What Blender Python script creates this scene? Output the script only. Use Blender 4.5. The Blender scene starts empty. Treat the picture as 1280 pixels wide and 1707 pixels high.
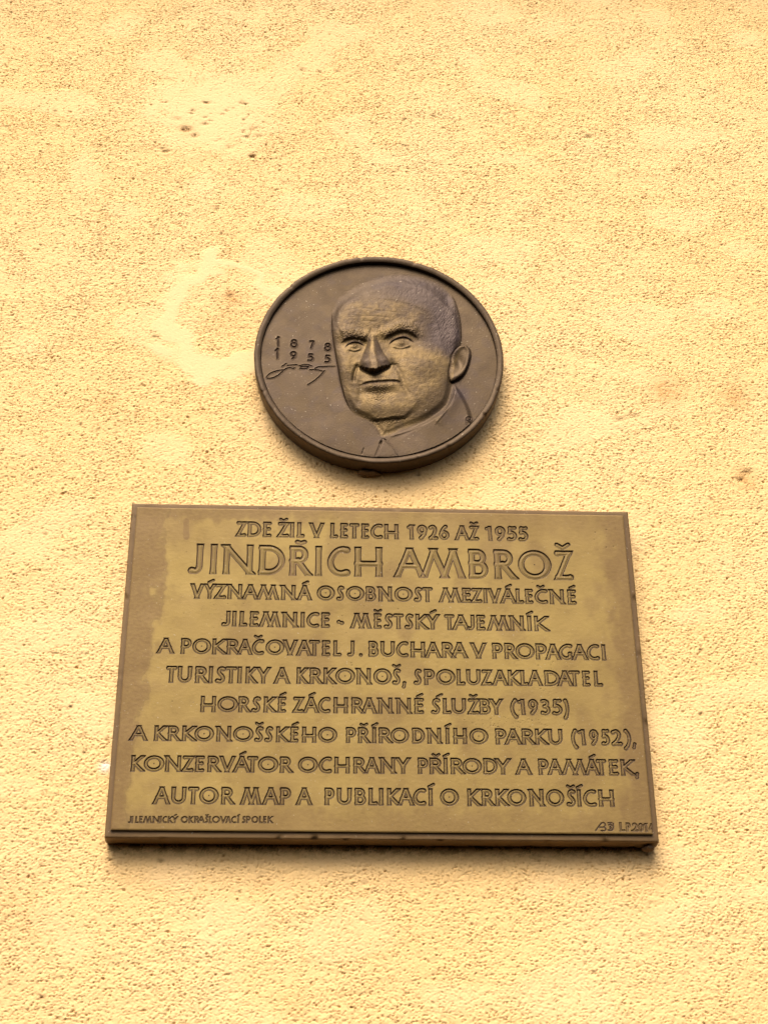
import bpy, math, json
import numpy as np

C = bpy.context.scene.collection
scn = bpy.context.scene
RNG = np.random.default_rng(7)
Z0 = 2.30                                    # height of the plaque centre above the street (m)

# ------------------------------------------------------------------ camera, sky, sun, exposure
CAM = [2553.398646,-0.049951,0.500092,-0.006831,-0.078492,-1.646249,-0.688154,0.410446,-0.002199,0.425265,0.159307,0.02528,0.027153]
f_px, yaw, pitch, roll, kx, ky, kz = CAM[:7]
cam = bpy.data.cameras.new('camera'); cam_ob = bpy.data.objects.new('camera', cam); C.objects.link(cam_ob)
ca, sa, cb, sb, cc, sc = math.cos(yaw), math.sin(yaw), math.cos(pitch), math.sin(pitch), math.cos(roll), math.sin(roll)
fwd = np.array([-sa*cb, ca*cb, sb]); rgt = np.array([ca, sa, 0.]); upv = np.cross(rgt, fwd)
r2 = cc*rgt + sc*upv; u2 = -sc*rgt + cc*upv
from mathutils import Matrix
M3 = Matrix(((r2[0], u2[0], -fwd[0]), (r2[1], u2[1], -fwd[1]), (r2[2], u2[2], -fwd[2])))
cam_ob.matrix_world = Matrix.Translation((kx, ky, kz + Z0)) @ M3.to_4x4()
cam.sensor_fit = 'VERTICAL'; cam.sensor_height = 36.0; cam.lens = 36.0*f_px/1707.0
cam.clip_start = 0.05; cam.clip_end = 200.0
scn.camera = cam_ob

SUN_EL, SUN_AZ = math.radians(53), math.radians(194)
SUN_STR, SUN_ANG, SKY_STR, EXPO = 1.5, 42, 0.078, 1.20
w = bpy.data.worlds.new('World'); scn.world = w; w.use_nodes = True
nt = w.node_tree; bg = nt.nodes['Background']
sky = nt.nodes.new('ShaderNodeTexSky'); sky.sky_type = 'NISHITA'; sky.sun_disc = False
sky.sun_elevation = SUN_EL; sky.sun_rotation = SUN_AZ; sky.air_density = 1.0; sky.dust_density = 8.0; sky.ozone_density = 0.3
nt.links.new(sky.outputs[0], bg.inputs[0]); bg.inputs[1].default_value = SKY_STR
sl = bpy.data.lights.new('sun', 'SUN'); sl.energy = SUN_STR; sl.angle = math.radians(SUN_ANG); sl.color = (1.0, 0.92, 0.78)
so = bpy.data.objects.new('sun', sl); C.objects.link(so)
sd = np.array([math.sin(SUN_AZ)*math.cos(SUN_EL), math.cos(SUN_AZ)*math.cos(SUN_EL), math.sin(SUN_EL)])
from mathutils import Vector
so.rotation_euler = Vector(sd).to_track_quat('Z', 'Y').to_euler(); so.location = (-1, -4, 7)
scn.view_settings.view_transform = 'Standard'; scn.view_settings.look = 'None'
scn.view_settings.exposure = EXPO; scn.view_settings.gamma = 1.0; scn.view_settings.use_curve_mapping = False

# ------------------------------------------------------------------ helpers
def sm(a, b, x):
    t = np.clip((x-a)/(b-a), 0, 1); return t*t*(3-2*t)

def fnoise(nz, nx, dz, dx, lz, lx, seed, shear=0.0, sharp=2.0):
    """band limited gaussian noise with wavelengths lx, lz (same unit as dx, dz)"""
    g = np.random.default_rng(seed).standard_normal((nz, nx)).astype(np.float32)
    fz = np.fft.fftfreq(nz, dz)[:, None]; fx = np.fft.rfftfreq(nx, dx)[None, :]
    k = np.sqrt((fx*lx)**2 + ((fz + shear*fx)*lz)**2)
    amp = k**1.0*np.exp(-k**sharp)
    h = np.fft.irfft2(np.fft.rfft2(g)*amp, s=(nz, nx)); return h/h.std()

def dist_poly(px, pz, pts, closed=False):
    """distance to a polyline, arc parameter of the nearest point"""
    pts = np.asarray(pts, float); q = np.vstack([pts, pts[:1]]) if closed else pts
    best = np.full(px.shape, 1e9); par = np.zeros(px.shape); L = 0.0
    for (x0, z0), (x1, z1) in zip(q[:-1], q[1:]):
        dx, dz = x1-x0, z1-z0; l2 = dx*dx+dz*dz+1e-12
        t = np.clip(((px-x0)*dx+(pz-z0)*dz)/l2, 0, 1)
        d = np.hypot(px-x0-t*dx, pz-z0-t*dz); l = math.sqrt(l2)
        m = d < best; best = np.where(m, d, best); par = np.where(m, L+t*l, par); L += l
    return best, par/L

def inside(px, pz, pts):
    pts = np.asarray(pts, float); r = np.zeros(px.shape, bool); j = len(pts)-1
    for i in range(len(pts)):
        xi, zi = pts[i]; xj, zj = pts[j]
        c = ((zi > pz) != (zj > pz)) & (px < (xj-xi)*(pz-zi)/((zj-zi) if zj != zi else 1e-9)+xi)
        r ^= c; j = i
    return r

def smooth_line(pts, closed=False, n=6):
    p = np.asarray(pts, float); N = len(p)
    if N < 3: return p
    out = []
    rng = range(N if closed else N-1)
    for i in rng:
        if closed: a, b, c, d = p[(i-1) % N], p[i], p[(i+1) % N], p[(i+2) % N]
        else: a, b, c, d = p[max(i-1, 0)], p[i], p[i+1], p[min(i+2, N-1)]
        for k in range(n):
            t = k/n
            out.append(.5*((2*b)+(-a+c)*t+(2*a-5*b+4*c-d)*t*t+(-a+3*b-3*c+d)*t**3))
    if not closed: out.append(p[-1])
    return np.array(out)

def sdf_poly(px, pz, pts):
    P = smooth_line(pts, True, 4); d, _ = dist_poly(px, pz, P, True)
    return np.where(inside(px, pz, P), -d, d)      # negative inside

def mesh_np(name, co, quads, mat, parent=None, smooth=True, attrs=None):
    me = bpy.data.meshes.new(name)
    nv, nf = len(co), len(quads)
    me.vertices.add(nv); me.vertices.foreach_set('co', np.ascontiguousarray(co, np.float32).ravel())
    me.loops.add(nf*4); me.loops.foreach_set('vertex_index', np.ascontiguousarray(quads, np.int32).ravel())
    me.polygons.add(nf); me.polygons.foreach_set('loop_start', np.arange(0, nf*4, 4, dtype=np.int32))
    try: me.polygons.foreach_set('loop_total', np.full(nf, 4, np.int32))
    except Exception: pass
    me.update(calc_edges=True)
    me.polygons.foreach_set('use_smooth', np.full(nf, smooth, bool))
    for k, v in (attrs or {}).items():
        a = me.attributes.new(k, 'FLOAT', 'POINT'); a.data.foreach_set('value', np.ascontiguousarray(v, np.float32).ravel())
    me.materials.append(mat); me.validate()
    o = bpy.data.objects.new(name, me); C.objects.link(o)
    if parent is not None: o.parent = parent
    return o

def grid_quads(nz, nx):
    i = np.arange(nz*nx).reshape(nz, nx)
    return np.stack([i[:-1, :-1], i[:-1, 1:], i[1:, 1:], i[1:, :-1]], -1)     # (nz-1, nx-1, 4)

def part_from_grid(name, co, Q, mask, mat, parent, attrs):
    """one part = the quads of a relief where mask is true"""
    q = Q[mask]
    used, inv = np.unique(q, return_inverse=True)
    return mesh_np(name, co[used], inv.reshape(-1, 4), mat, parent, True, {k: v.ravel()[used] for k, v in attrs.items()})

def empty(name, loc, label, cat, group=None):
    o = bpy.data.objects.new(name, None); C.objects.link(o); o.location = loc; o.empty_display_size = .05
    o['label'] = label; o['category'] = cat
    if group: o['group'] = group
    return o

# ------------------------------------------------------------------ materials
class NB:
    def __init__(s, name):
        s.m = bpy.data.materials.new(name); s.m.use_nodes = True; s.t = s.m.node_tree
        s.b = s.t.nodes['Principled BSDF']; s.tc = s.n('ShaderNodeTexCoord')
    def n(s, ty, **kw):
        o = s.t.nodes.new(ty)
        for k, v in kw.items(): setattr(o, k, v)
        return o
    def l(s, a, b): s.t.links.new(a, b)
    def noise(s, scale, detail=4, rough=.55, vec=None, sx=(1, 1, 1)):
        mp = s.n('ShaderNodeMapping'); mp.inputs['Scale'].default_value = sx
        s.l(s.tc.outputs['Object'], mp.inputs[0])
        o = s.n('ShaderNodeTexNoise'); o.inputs['Scale'].default_value = scale; o.inputs['Detail'].default_value = detail
        o.inputs['Roughness'].default_value = rough; s.l(mp.outputs[0], o.inputs['Vector']); return o.outputs[0]
    def ramp(s, fac, a, b):
        o = s.n('ShaderNodeMapRange'); o.interpolation_type = 'SMOOTHSTEP'
        o.inputs['From Min'].default_value = a; o.inputs['From Max'].default_value = b; s.l(fac, o.inputs[0]); return o.outputs[0]
    def mix(s, fac, a, b):
        o = s.n('ShaderNodeMix', data_type='RGBA')
        if isinstance(fac, float): o.inputs[0].default_value = fac
        else: s.l(fac, o.inputs[0])
        for k, v in ((6, a), (7, b)):
            if isinstance(v, tuple): o.inputs[k].default_value = (*v, 1)
            else: s.l(v, o.inputs[k])
        return o.outputs[2]
    def math(s, op, a, b):
        o = s.n('ShaderNodeMath', operation=op)
        for k, v in ((0, a), (1, b)):
            if isinstance(v, (int, float)): o.inputs[k].default_value = v
            else: s.l(v, o.inputs[k])
        return o.outputs[0]
    def attr(s, name): return s.n('ShaderNodeAttribute', attribute_name=name).outputs['Fac']
    def bump(s, h, strength, dist):
        o = s.n('ShaderNodeBump'); o.inputs['Strength'].default_value = strength; o.inputs['Distance'].default_value = dist
        s.l(h, o.inputs['Height']); s.l(o.outputs[0], s.b.inputs['Normal'])

def mat_wall():
    k = NB('stucco')
    c = k.mix(k.ramp(k.noise(3.2, 3), .35, .68), (.80, .548, .250), (.81, .572, .285))
    c = k.mix(k.math('MULTIPLY', k.ramp(k.noise(38, 4, .6), .5, .75), .35), c, (.79, .53, .225))
    c = k.mix(k.attr('paint'), c, (.84, .595, .315))
    c = k.mix(k.attr('rust'), c, (.57, .285, .095))
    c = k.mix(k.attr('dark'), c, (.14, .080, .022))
    c = k.mix(k.attr('white'), c, (.85, .80, .76))
    k.l(c, k.b.inputs['Base Color']); k.b.inputs['Roughness'].default_value = .93
    k.b.inputs['Specular IOR Level'].default_value = .25
    k.bump(k.noise(900, 3, .6), .35, .0006)
    return k.m

def bronze(name, light, mid, dark, lo, hi, rough=.42, metal=.35, fine=.25, tarn=None):
    k = NB(name)
    c = k.mix(k.ramp(k.noise(9, 5, .6), lo, hi), mid, light)
    c = k.mix(k.math('MULTIPLY', k.ramp(k.noise(60, 5, .65), .5, .78), .45), c, dark)
    c = k.mix(k.attr('worn'), c, tuple(min(1, v*1.0) for v in WORN))
    c = k.mix(k.attr('tarnish_sheen'), c, tarn or TARN)
    c = k.mix(k.attr('grime_shade'), c, (.032, .015, .007))
    c = k.mix(k.math('MULTIPLY', k.ramp(k.noise(420, 2, .5), .70, .76), .55), c, (.40, .34, .25))
    k.l(c, k.b.inputs['Base Color']); k.b.inputs['Metallic'].default_value = metal; k.b.inputs['Specular IOR Level'].default_value = .3
    r = k.n('ShaderNodeMapRange'); r.inputs['To Min'].default_value = rough-.08; r.inputs['To Max'].default_value = rough+.16
    k.l(k.noise(30, 4), r.inputs[0]); k.l(r.outputs[0], k.b.inputs['Roughness'])
    k.bump(k.noise(700, 4, .6), fine, .0005)
    return k.m
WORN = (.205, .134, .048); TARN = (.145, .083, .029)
M_wall = mat_wall()
M_panel = bronze('bronze_panel', (.275, .190, .053), (.24, .161, .046), (.175, .110, .036), .4, .62, .55, .2, .12)
M_body = bronze('bronze_body', (.15, .09, .035), (.13, .077, .03), (.085, .05, .02), .4, .62, .55, .2)
M_med = bronze('bronze_medallion', (.069, .042, .0175), (.064, .039, .018), (.052, .031, .0145), .4, .62, .48, .45, .08, (.050, .032, .027))  # last colour: tarnish that also carries the painted purple sky sheen
M_mortar = bronze('old_mortar', (.25, .17, .09), (.20, .13, .07), (.10, .06, .03), .4, .6, .8, 0)

# ------------------------------------------------------------------ wall of rough plaster (one relief sheet, fine near the plaques)
def build_wall():
    d = .00092
    x = np.arange(-.66, .66, d); z = np.arange(-.45, 1.17, d); nx, nz = len(x), len(z)
    X, Z = np.meshgrid(x, z)
    n1 = fnoise(nz, nx, d, d, .0027, .0046, 1, -.3)
    n2 = fnoise(nz, nx, d, d, .0100, .0170, 2, -.2)
    n3 = fnoise(nz, nx, d, d, .0021, .0026, 3)
    big = fnoise(nz, nx, d, d, .05, .06, 4)
    var = .86 + .15*np.tanh(fnoise(nz, nx, d, d, .09, .12, 5)) + .05*np.tanh(big)
    n4 = fnoise(nz, nx, d, d, .0027, .0039, 12, .3)
    dens = .45*np.tanh(n2*.8)+.20*np.tanh(big); p1 = sm(.80, 2.4, -n1+.40*dens); p4 = sm(1.35, 2.6, -n4+.4*dens)
    n5 = fnoise(nz, nx, d, d, .0052, .0098, 14, -.25); h = -2.2*p1 - 1.6*p4 + .26*np.tanh(n1) + .20*n2 + .14*n3 - .9*sm(1.0, 2.4, -n5)      # floated face with a dense scatter of small pits
    pit = sm(1.9, 3.2, -fnoise(nz, nx, d, d, .0055, .008, 6, -.2))
    H = .00080*h*var - .0022*pit + .0002*big
    # smoother patches where the wall was repaired
    wob = .25*fnoise(nz, nx, d, d, .035, .045, 8)
    def ell(cx, cz, rx, rz): return np.hypot((X-cx)/rx, (Z-cz)/rz) + wob*.35
    e1 = ell(-.243, .850, .105, .085); e2 = ell(-.205, .498, .088, .105)
    e2b = ell(-.200, .503, .062, .070)
    smooth = np.maximum(.8*(1-sm(.45, 1.15, e1)), (1-sm(.85, 1.08, e2))*(.12+.88*sm(.85, 1.10, e2b)))
    smooth = np.maximum(smooth, .8*(1-sm(.6, 1.05, ell(.58, .56, .05, .10))))
    smooth = np.maximum(smooth, .45*sm(.6, 1.5, fnoise(nz, nx, d, d, .10, .16, 9)))
    H = H*(1-.84*smooth) + .0004*smooth
    rust = np.zeros_like(H); white = np.zeros_like(H)
    dark = (.15*p1**1.5 + .20*p4**1.5 + .25*pit)*(1-.75*smooth)*(.8+.3*np.tanh(big))      # shade of the pits painted in
    def blob(cx, cz, r, a=1, sx=1.0): return a*np.exp(-((X-cx)/(r*sx))**2-((Z-cz)/r)**2)
    for cx, cz, r, a in ((.370, .397, .023, .78), (.458, .393, .022, .68), (-.197, .532, .011, .7), (-.200, .505, .035, .2), (-.344, .364, .013, .5),
                         (-.272, .820, .010, .5), (-.090, -.377, .012, .3), (.458, .268, .017, .6), (-.18, .49, .03, .12), (-.13,-.25,.010,.25), (-.39,-.27,.04,.3), (.0,-.33,.09,.10), (.40,-.38,.10,.16), (-.40,-.37,.08,.12)):
        rust += blob(cx, cz, r, a)*(.75+.35*np.tanh(n2+n3))
    for cx, cz, r, a, sx in ((-.272, .822, .0045, 1, 1.7), (-.2586, .8105, .0035, .8, 1.5), (-.1095, .941, .004, .6, 1.4), (.299, .829, .004, .6, 1.3), (-.213, .637, .003, .9, 1), (-.177, .776, .003, .7, 1),
                             (.322, .358, .004, .5, 2.4), (.306, .353, .004, .5, 2), (.452, .268, .0035, 1, 1.2), (.462, .279, .004, .55, 1.3), (.457, .276, .008, .35, 1.2), (-.198, .533, .004, .5, 1.5),
                             (-.21, .79, .004, .4, 1.5), (-.17, .812, .0035, .45, 1.6), (-.285, .84, .004, .35, 1.8), (-.3,.78,.003,.5,1.6), (.243,.42,.003,.3,1), (-0.3016, 0.8711, 0.0015, 0.69, 1.4), (-0.3076, 0.8703, 0.0014, 0.55, 2.4), (-0.2447, 0.8718, 0.0023, 0.50, 2.6), (-0.2474, 0.8729, 0.0015, 0.53, 2.9), (-0.2214, 0.8511, 0.0018, 0.64, 1.6), (-0.2160, 0.8582, 0.0023, 0.49, 1.5), (-0.2458, 0.8444, 0.0017, 0.66, 1.7), (-0.2376, 0.8384, 0.0014, 0.47, 2.2), (-0.2448, 0.8314, 0.0026, 0.35, 2.4), (-0.2452, 0.8336, 0.0026, 0.39, 1.4), (-0.1901, 0.8223, 0.0013, 0.34, 2.2), (-0.1909, 0.8189, 0.0019, 0.59, 1.5), (-0.1850, 0.8109, 0.0022, 0.73, 1.5), (-0.1887, 0.8104, 0.0015, 0.42, 3.0), (-0.1751, 0.7761, 0.0023, 0.73, 1.8), (-0.1787, 0.7755, 0.0018, 0.60, 2.3), (-0.1903, 0.8720, 0.0018, 0.69, 2.3), (-0.1954, 0.8742, 0.0027, 0.56, 1.4), (-0.2937, 0.7693, 0.0019, 0.40, 2.1), (-0.2961, 0.7731, 0.0022, 0.35, 2.7), (-0.2947, 0.7813, 0.0024, 0.52, 2.5), (-0.3032, 0.7854, 0.0019, 0.40, 2.9), (-0.1789, 0.8251, 0.0025, 0.47, 2.5), (-0.1704, 0.8285, 0.0017, 0.32, 3.0), (-0.2634, 0.8571, 0.0027, 0.57, 1.4), (-0.2658, 0.8515, 0.0018, 0.58, 2.9), (-0.2221, 0.8038, 0.0021, 0.36, 1.5), (-0.2276, 0.8009, 0.0014, 0.50, 2.5)):
        g = blob(cx, cz, r, 1, sx)*(.7+.5*np.tanh(n1+n3)); dark += .72*a*g; H -= .0034*a*g
    r2_ = np.random.default_rng(21)
    for _ in range(260):
        cx, cz = r2_.uniform(-.62, .62), r2_.uniform(-.42, 1.14); r = r2_.uniform(.0009, .0021); a = r2_.uniform(.25, .85)
        i0, i1 = np.searchsorted(z, [cz-.02, cz+.02]); j0, j1 = np.searchsorted(x, [cx-.02, cx+.02]); s_ = np.s_[i0:i1, j0:j1]
        g = a*np.exp(-((X[s_]-cx)/(r*r2_.uniform(1, 2)))**2-((Z[s_]-cz)/r)**2); dark[s_] += g; H[s_] -= .0015*g
    white += blob(-.309, -.117, .006, .8)
    # hairline joint between medallion and plaque, lip of plaster where the plaques were bedded
    H -= .0007*np.exp(-((X+.0015+.0008*np.sin(Z*160))/.0009)**2)*(Z > .20)*(Z < .27)
    # ragged dark strip just below the plaque's lower edge
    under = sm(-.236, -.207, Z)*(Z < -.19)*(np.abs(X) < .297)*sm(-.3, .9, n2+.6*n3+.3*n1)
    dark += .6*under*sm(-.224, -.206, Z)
    paint = np.clip(.95*smooth, 0, 1)
    # taper to flat at the rim of the fine patch, then coarse margin
    edge = np.minimum(np.minimum(X-x[0], x[-1]-X), np.minimum(Z-z[0], z[-1]-Z)); H *= sm(0, .02, edge)
    xx = np.concatenate([[-5, -2.5, -1.2, -.75], x, [.75, 1.2, 2.5, 5]]); zz = np.concatenate([[-2.3, -1.4, -.8, -.55], z, [1.28, 1.6, 2.4, 3.5]])
    P = lambda A: np.pad(A, 4)
    XX, ZZ = np.meshgrid(xx, zz)
    co = np.stack([XX, -P(H), ZZ+Z0], -1).reshape(-1, 3)
    q = grid_quads(len(zz), len(xx)).reshape(-1, 4)
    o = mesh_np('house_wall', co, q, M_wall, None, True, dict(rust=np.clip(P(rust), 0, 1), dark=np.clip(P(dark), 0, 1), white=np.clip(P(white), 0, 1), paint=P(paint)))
    # unseen strip added above the view to shade the top of the wall
    prof = [(0, 1.36), (.05, 1.355), (.06, 1.33), (.09, 1.325), (.10, 1.31), (.115, 1.315), (.12, 1.36), (.12, 1.42), (0, 1.46)]
    n = 9; xs_ = np.linspace(-5, 5, n); cc_ = np.array([(x_, -y_, z_+Z0) for y_, z_ in prof for x_ in xs_]); zr = np.zeros(len(cc_))
    mesh_np('top_shade_strip', cc_, grid_quads(len(prof), n).reshape(-1, 4), M_wall, o, False, dict(rust=zr, dark=zr, white=zr, paint=zr))
    o['label'] = 'pale yellow house wall of rough plaster behind the round medallion and the plaque'; o['category'] = 'wall'
build_wall()

# ------------------------------------------------------------------ lettering: skeleton strokes in a unit box
def arc(cx, cz, rx, rz, a0, a1, n=14):
    a = np.radians(np.linspace(a0, a1, n)); return [(cx+rx*math.cos(t), cz+rz*math.sin(t)) for t in a]
def S_(pts): return [tuple(p) for p in smooth_line(pts, False, 5)]
G = {}
G['A'] = [[(0, 0), (.46, 1)], [(.54, 1), (1, 0)], [(.19, .37), (.81, .37)]]
G['B'] = [[(0, 0), (0, 1)], [(0, 1), (.4, 1)]+arc(.45, .765, .42, .235, 90, -90)+[(0, .53)], [(0, .53), (.5, .53)]+arc(.52, .265, .48, .265, 90, -90)+[(0, 0)]]
G['C'] = [S_([(1, .97), (.72, 1), (.42, .93), (.15, .74), (0, .48), (.1, .22), (.35, .05), (.68, -.005), (1, .03)])]
G['D'] = [[(0, 0), (0, 1)], [(0, 1), (.3, 1)]+arc(.3, .5, .7, .5, 80, -80)+[(.3, 0), (0, 0)]]
G['E'] = [[(0, 0), (0, 1)], [(0, 1), (1, 1)], [(0, .54), (.85, .54)], [(0, 0), (1, 0)]]
G['G'] = [S_([(1, .97), (.72, 1), (.42, .93), (.15, .74), (0, .48), (.1, .22), (.35, .05), (.65, .0), (.95, .1)]), [(.95, .08), (.95, .36)]]
G['H'] = [[(0, 0), (0, 1)], [(1, 0), (1, 1)], [(0, .42), (1, .42)]]
G['I'] = [[(.5, 0), (.5, 1)]]
G['J'] = [[(1, 1), (1, .25)]+arc(.45, .24, .55, .24, 0, -95)+[(0, .02)]]
G['K'] = [[(0, 0), (0, 1)], [(.95, 1), (.06, .47)], [(.12, .53), (1, 0)]]
G['L'] = [[(0, 1), (0, 0)], [(0, 0), (1, 0)]]
G['M'] = [[(0, 0), (.25, 1)], [(.25, 1), (.54, .0)], [(.54, 0), (.79, 1)], [(.79, 1), (1, 0)]]
G['N'] = [[(0, 0), (0, 1)], [(0, 1), (1, 0)], [(1, 0), (1, 1)]]
G['O'] = [arc(.5, .5, .5, .5, 0, 360, 36)]
G['P'] = [[(0, 0), (0, 1)], [(0, 1), (.5, 1)]+arc(.5, .72, .5, .28, 90, -90)+[(0, .44)]]
G['R'] = [[(0, 0), (0, 1)], [(0, 1), (.42, 1)]+arc(.44, .745, .42, .255, 90, -90)+[(0, .49)], [(.35, .49), (1, 0)]]
G['S'] = [S_([(.95, .95), (.62, 1), (.3, .93), (.17, .74), (.4, .57), (.75, .42), (.93, .23), (.75, .05), (.4, 0), (0, .04)])]
G['T'] = [[(.5, 0), (.5, 1)], [(0, 1), (1, 1)]]
G['U'] = [[(0, 1), (0, .36)]+arc(.5, .36, .5, .36, 180, 360)+[(1, .36), (1, 1)]]
G['V'] = [[(0, 1), (.48, 0)], [(.52, 0), (1, 1)]]
G['Y'] = [[(0, 1), (.5, .45)], [(1, 1), (.5, .45)], [(.5, .45), (.5, 0)]]
G['Z'] = [[(.05, 1), (1, 1)], [(1, 1), (0, 0)], [(0, 0), (1, 0)]]
G['1'] = [[(0, .9), (.62, 1)], [(.72, 1), (.85, 0)]]
G['2'] = [S_([(0, .9), (.25, .99), (.55, 1), (.85, .84), (.85, .62), (.55, .3), (.0, .0)]), [(0, 0), (1, 0)]]
G['3'] = [S_([(.05, .97), (.45, 1), (.82, .86), (.72, .64), (.35, .55)]), S_([(.35, .55), (.8, .46), (1, .26), (.78, .05), (.4, 0), (0, .05)])]
G['4'] = [[(.45, 1), (0, .33)], [(0, .33), (1, .33)], [(.7, .62), (.75, 0)]]
G['5'] = [[(.2, 1), (.9, 1)], [(.2, 1), (.14, .58)], S_([(.14, .58), (.5, .62), (.85, .5), (1, .3), (.85, .1), (.45, 0), (0, .03)])]
G['6'] = [S_([(.72, 1), (.35, .8), (.08, .5), (0, .27)])+arc(.5, .28, .5, .28, 180, 540, 26)]
G['7'] = [[(0, 1), (1, 1)], [(1, 1), (.35, 0)]]
G['8'] = [arc(.5, .77, .38, .23, -90, 270, 22), arc(.5, .27, .5, .27, 90, 450, 24)]
G['9'] = [arc(.5, .7, .48, .3, -10, 350, 26)+S_([(.97, .6), (.82, .3), (.5, .1), (.35, 0)])]
G['0'] = [arc(.5, .5, .5, .5, 0, 360, 30)]
G['('] = [S_([(.9, 1.02), (.3, .72), (.15, .32), (.45, -.05), (1, -.3)])]
G[')'] = [S_([(.3, 1.02), (.85, .75), (1, .3), (.6, -.1), (.1, -.32)])]
G['-'] = [[(0, .38), (1, .30)]]
G['.'] = [[(.5, .02), (.5, .03)]]
G[';'] = [[(.8, .04), (.2, -.24)]]
CARON, ACUTE = 'ŽŘČŠĚ', 'ÝÁÉÍŚ'
BASE = dict(zip('ŽŘČŠĚÝÁÉÍŚ', 'ZRCSEYAEIS'))
CLIP = set('AEHIJKLMNPRTUVXYZFBD')

def glyph_polys(ch, x0, x1, zb, zt, hw):
    """skeleton polylines in mm, and whether they are clipped flat at base and cap line"""
    b = BASE.get(ch, ch); out = []; cap = zt-zb
    X = lambda u: x0+hw+u*max(x1-x0-2*hw, .01); Zf = lambda v: zb+hw+v*(cap-2*hw)
    for st in G[b]:
        p = [(X(u), Zf(v)) for u, v in st]
        if b in CLIP or b in '1':
            for a_, n_ in ((0, 1), (-1, -2)):
                v = st[a_][1]
                if v in (0, 1) and abs(p[a_][1]-p[n_][1]) > abs(p[a_][0]-p[n_][0])*.6:
                    dx, dz = p[a_][0]-p[n_][0], p[a_][1]-p[n_][1]; L = math.hypot(dx, dz)
                    p[a_] = (p[a_][0]+dx/L*hw*1.5, p[a_][1]+dz/L*hw*1.5)
        out.append((p, True))
    cx = (x0+x1)/2
    if ch == 'Ř' and cap > 30:
        out.append(([(cx-.09*cap, zt+.13*cap), (cx+.02*cap, zt+.09*cap), (cx+.12*cap, zt+.13*cap)], False))
    elif ch in CARON:
        out.append(([(cx-.17*cap, zt+.20*cap), (cx, zt+.09*cap), (cx+.18*cap, zt+.21*cap)], False))
    if ch in ACUTE:
        ox = .22*cap if ch == 'Ś' else .04*cap
        out.append(([(cx-.13*cap+ox, zt+.10*cap), (cx+.14*cap+ox, zt+.24*cap)], False))
    return out, b

def carve(H, GR, IDX, xs, zs, polys, hw, depth, clip, k, wall=.75, grime_shade=1.0, flare=.28):
    """cut strokes into the relief H (mm, positive = proud)"""
    allp = np.vstack([np.array(p) for p, _ in polys]); m = hw*1.8+1
    j0, j1 = np.searchsorted(xs, [allp[:, 0].min()-m, allp[:, 0].max()+m]); i0, i1 = np.searchsorted(zs, [allp[:, 1].min()-m, allp[:, 1].max()+m])
    if i1-i0 < 2 or j1-j0 < 2: return
    PX, PZ = np.meshgrid(xs[j0:j1], zs[i0:i1]); sd = np.full(PX.shape, 9.)
    for p, c in polys:
        d, t = dist_poly(PX, PZ, p)
        r = hw*(1+flare*(np.abs(2*t-1)**4) - .06) if c else hw*.72
        s = d-r
        if c and clip: s = np.maximum(s, np.maximum(PZ-clip[1], clip[0]-PZ))
        sd = np.minimum(sd, s)
    t = -sd
    prof = sm(-.25, wall, t)*(1-.45*sm(wall, hw*1.0, t))
    s_ = np.s_[i0:i1, j0:j1]
    H[s_] = np.minimum(H[s_], -depth*prof); 
    GR[s_] = np.maximum(GR[s_], grime_shade*np.maximum(sm(-.75, -.05, t)*(1-sm(wall*1.0, wall*1.9, t)), .30*sm(0, .4, t)))  # dirt along the stroke edges, with the shade of the walls painted in
    IDX[s_] = np.where(t > -.3, k, IDX[s_])

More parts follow.
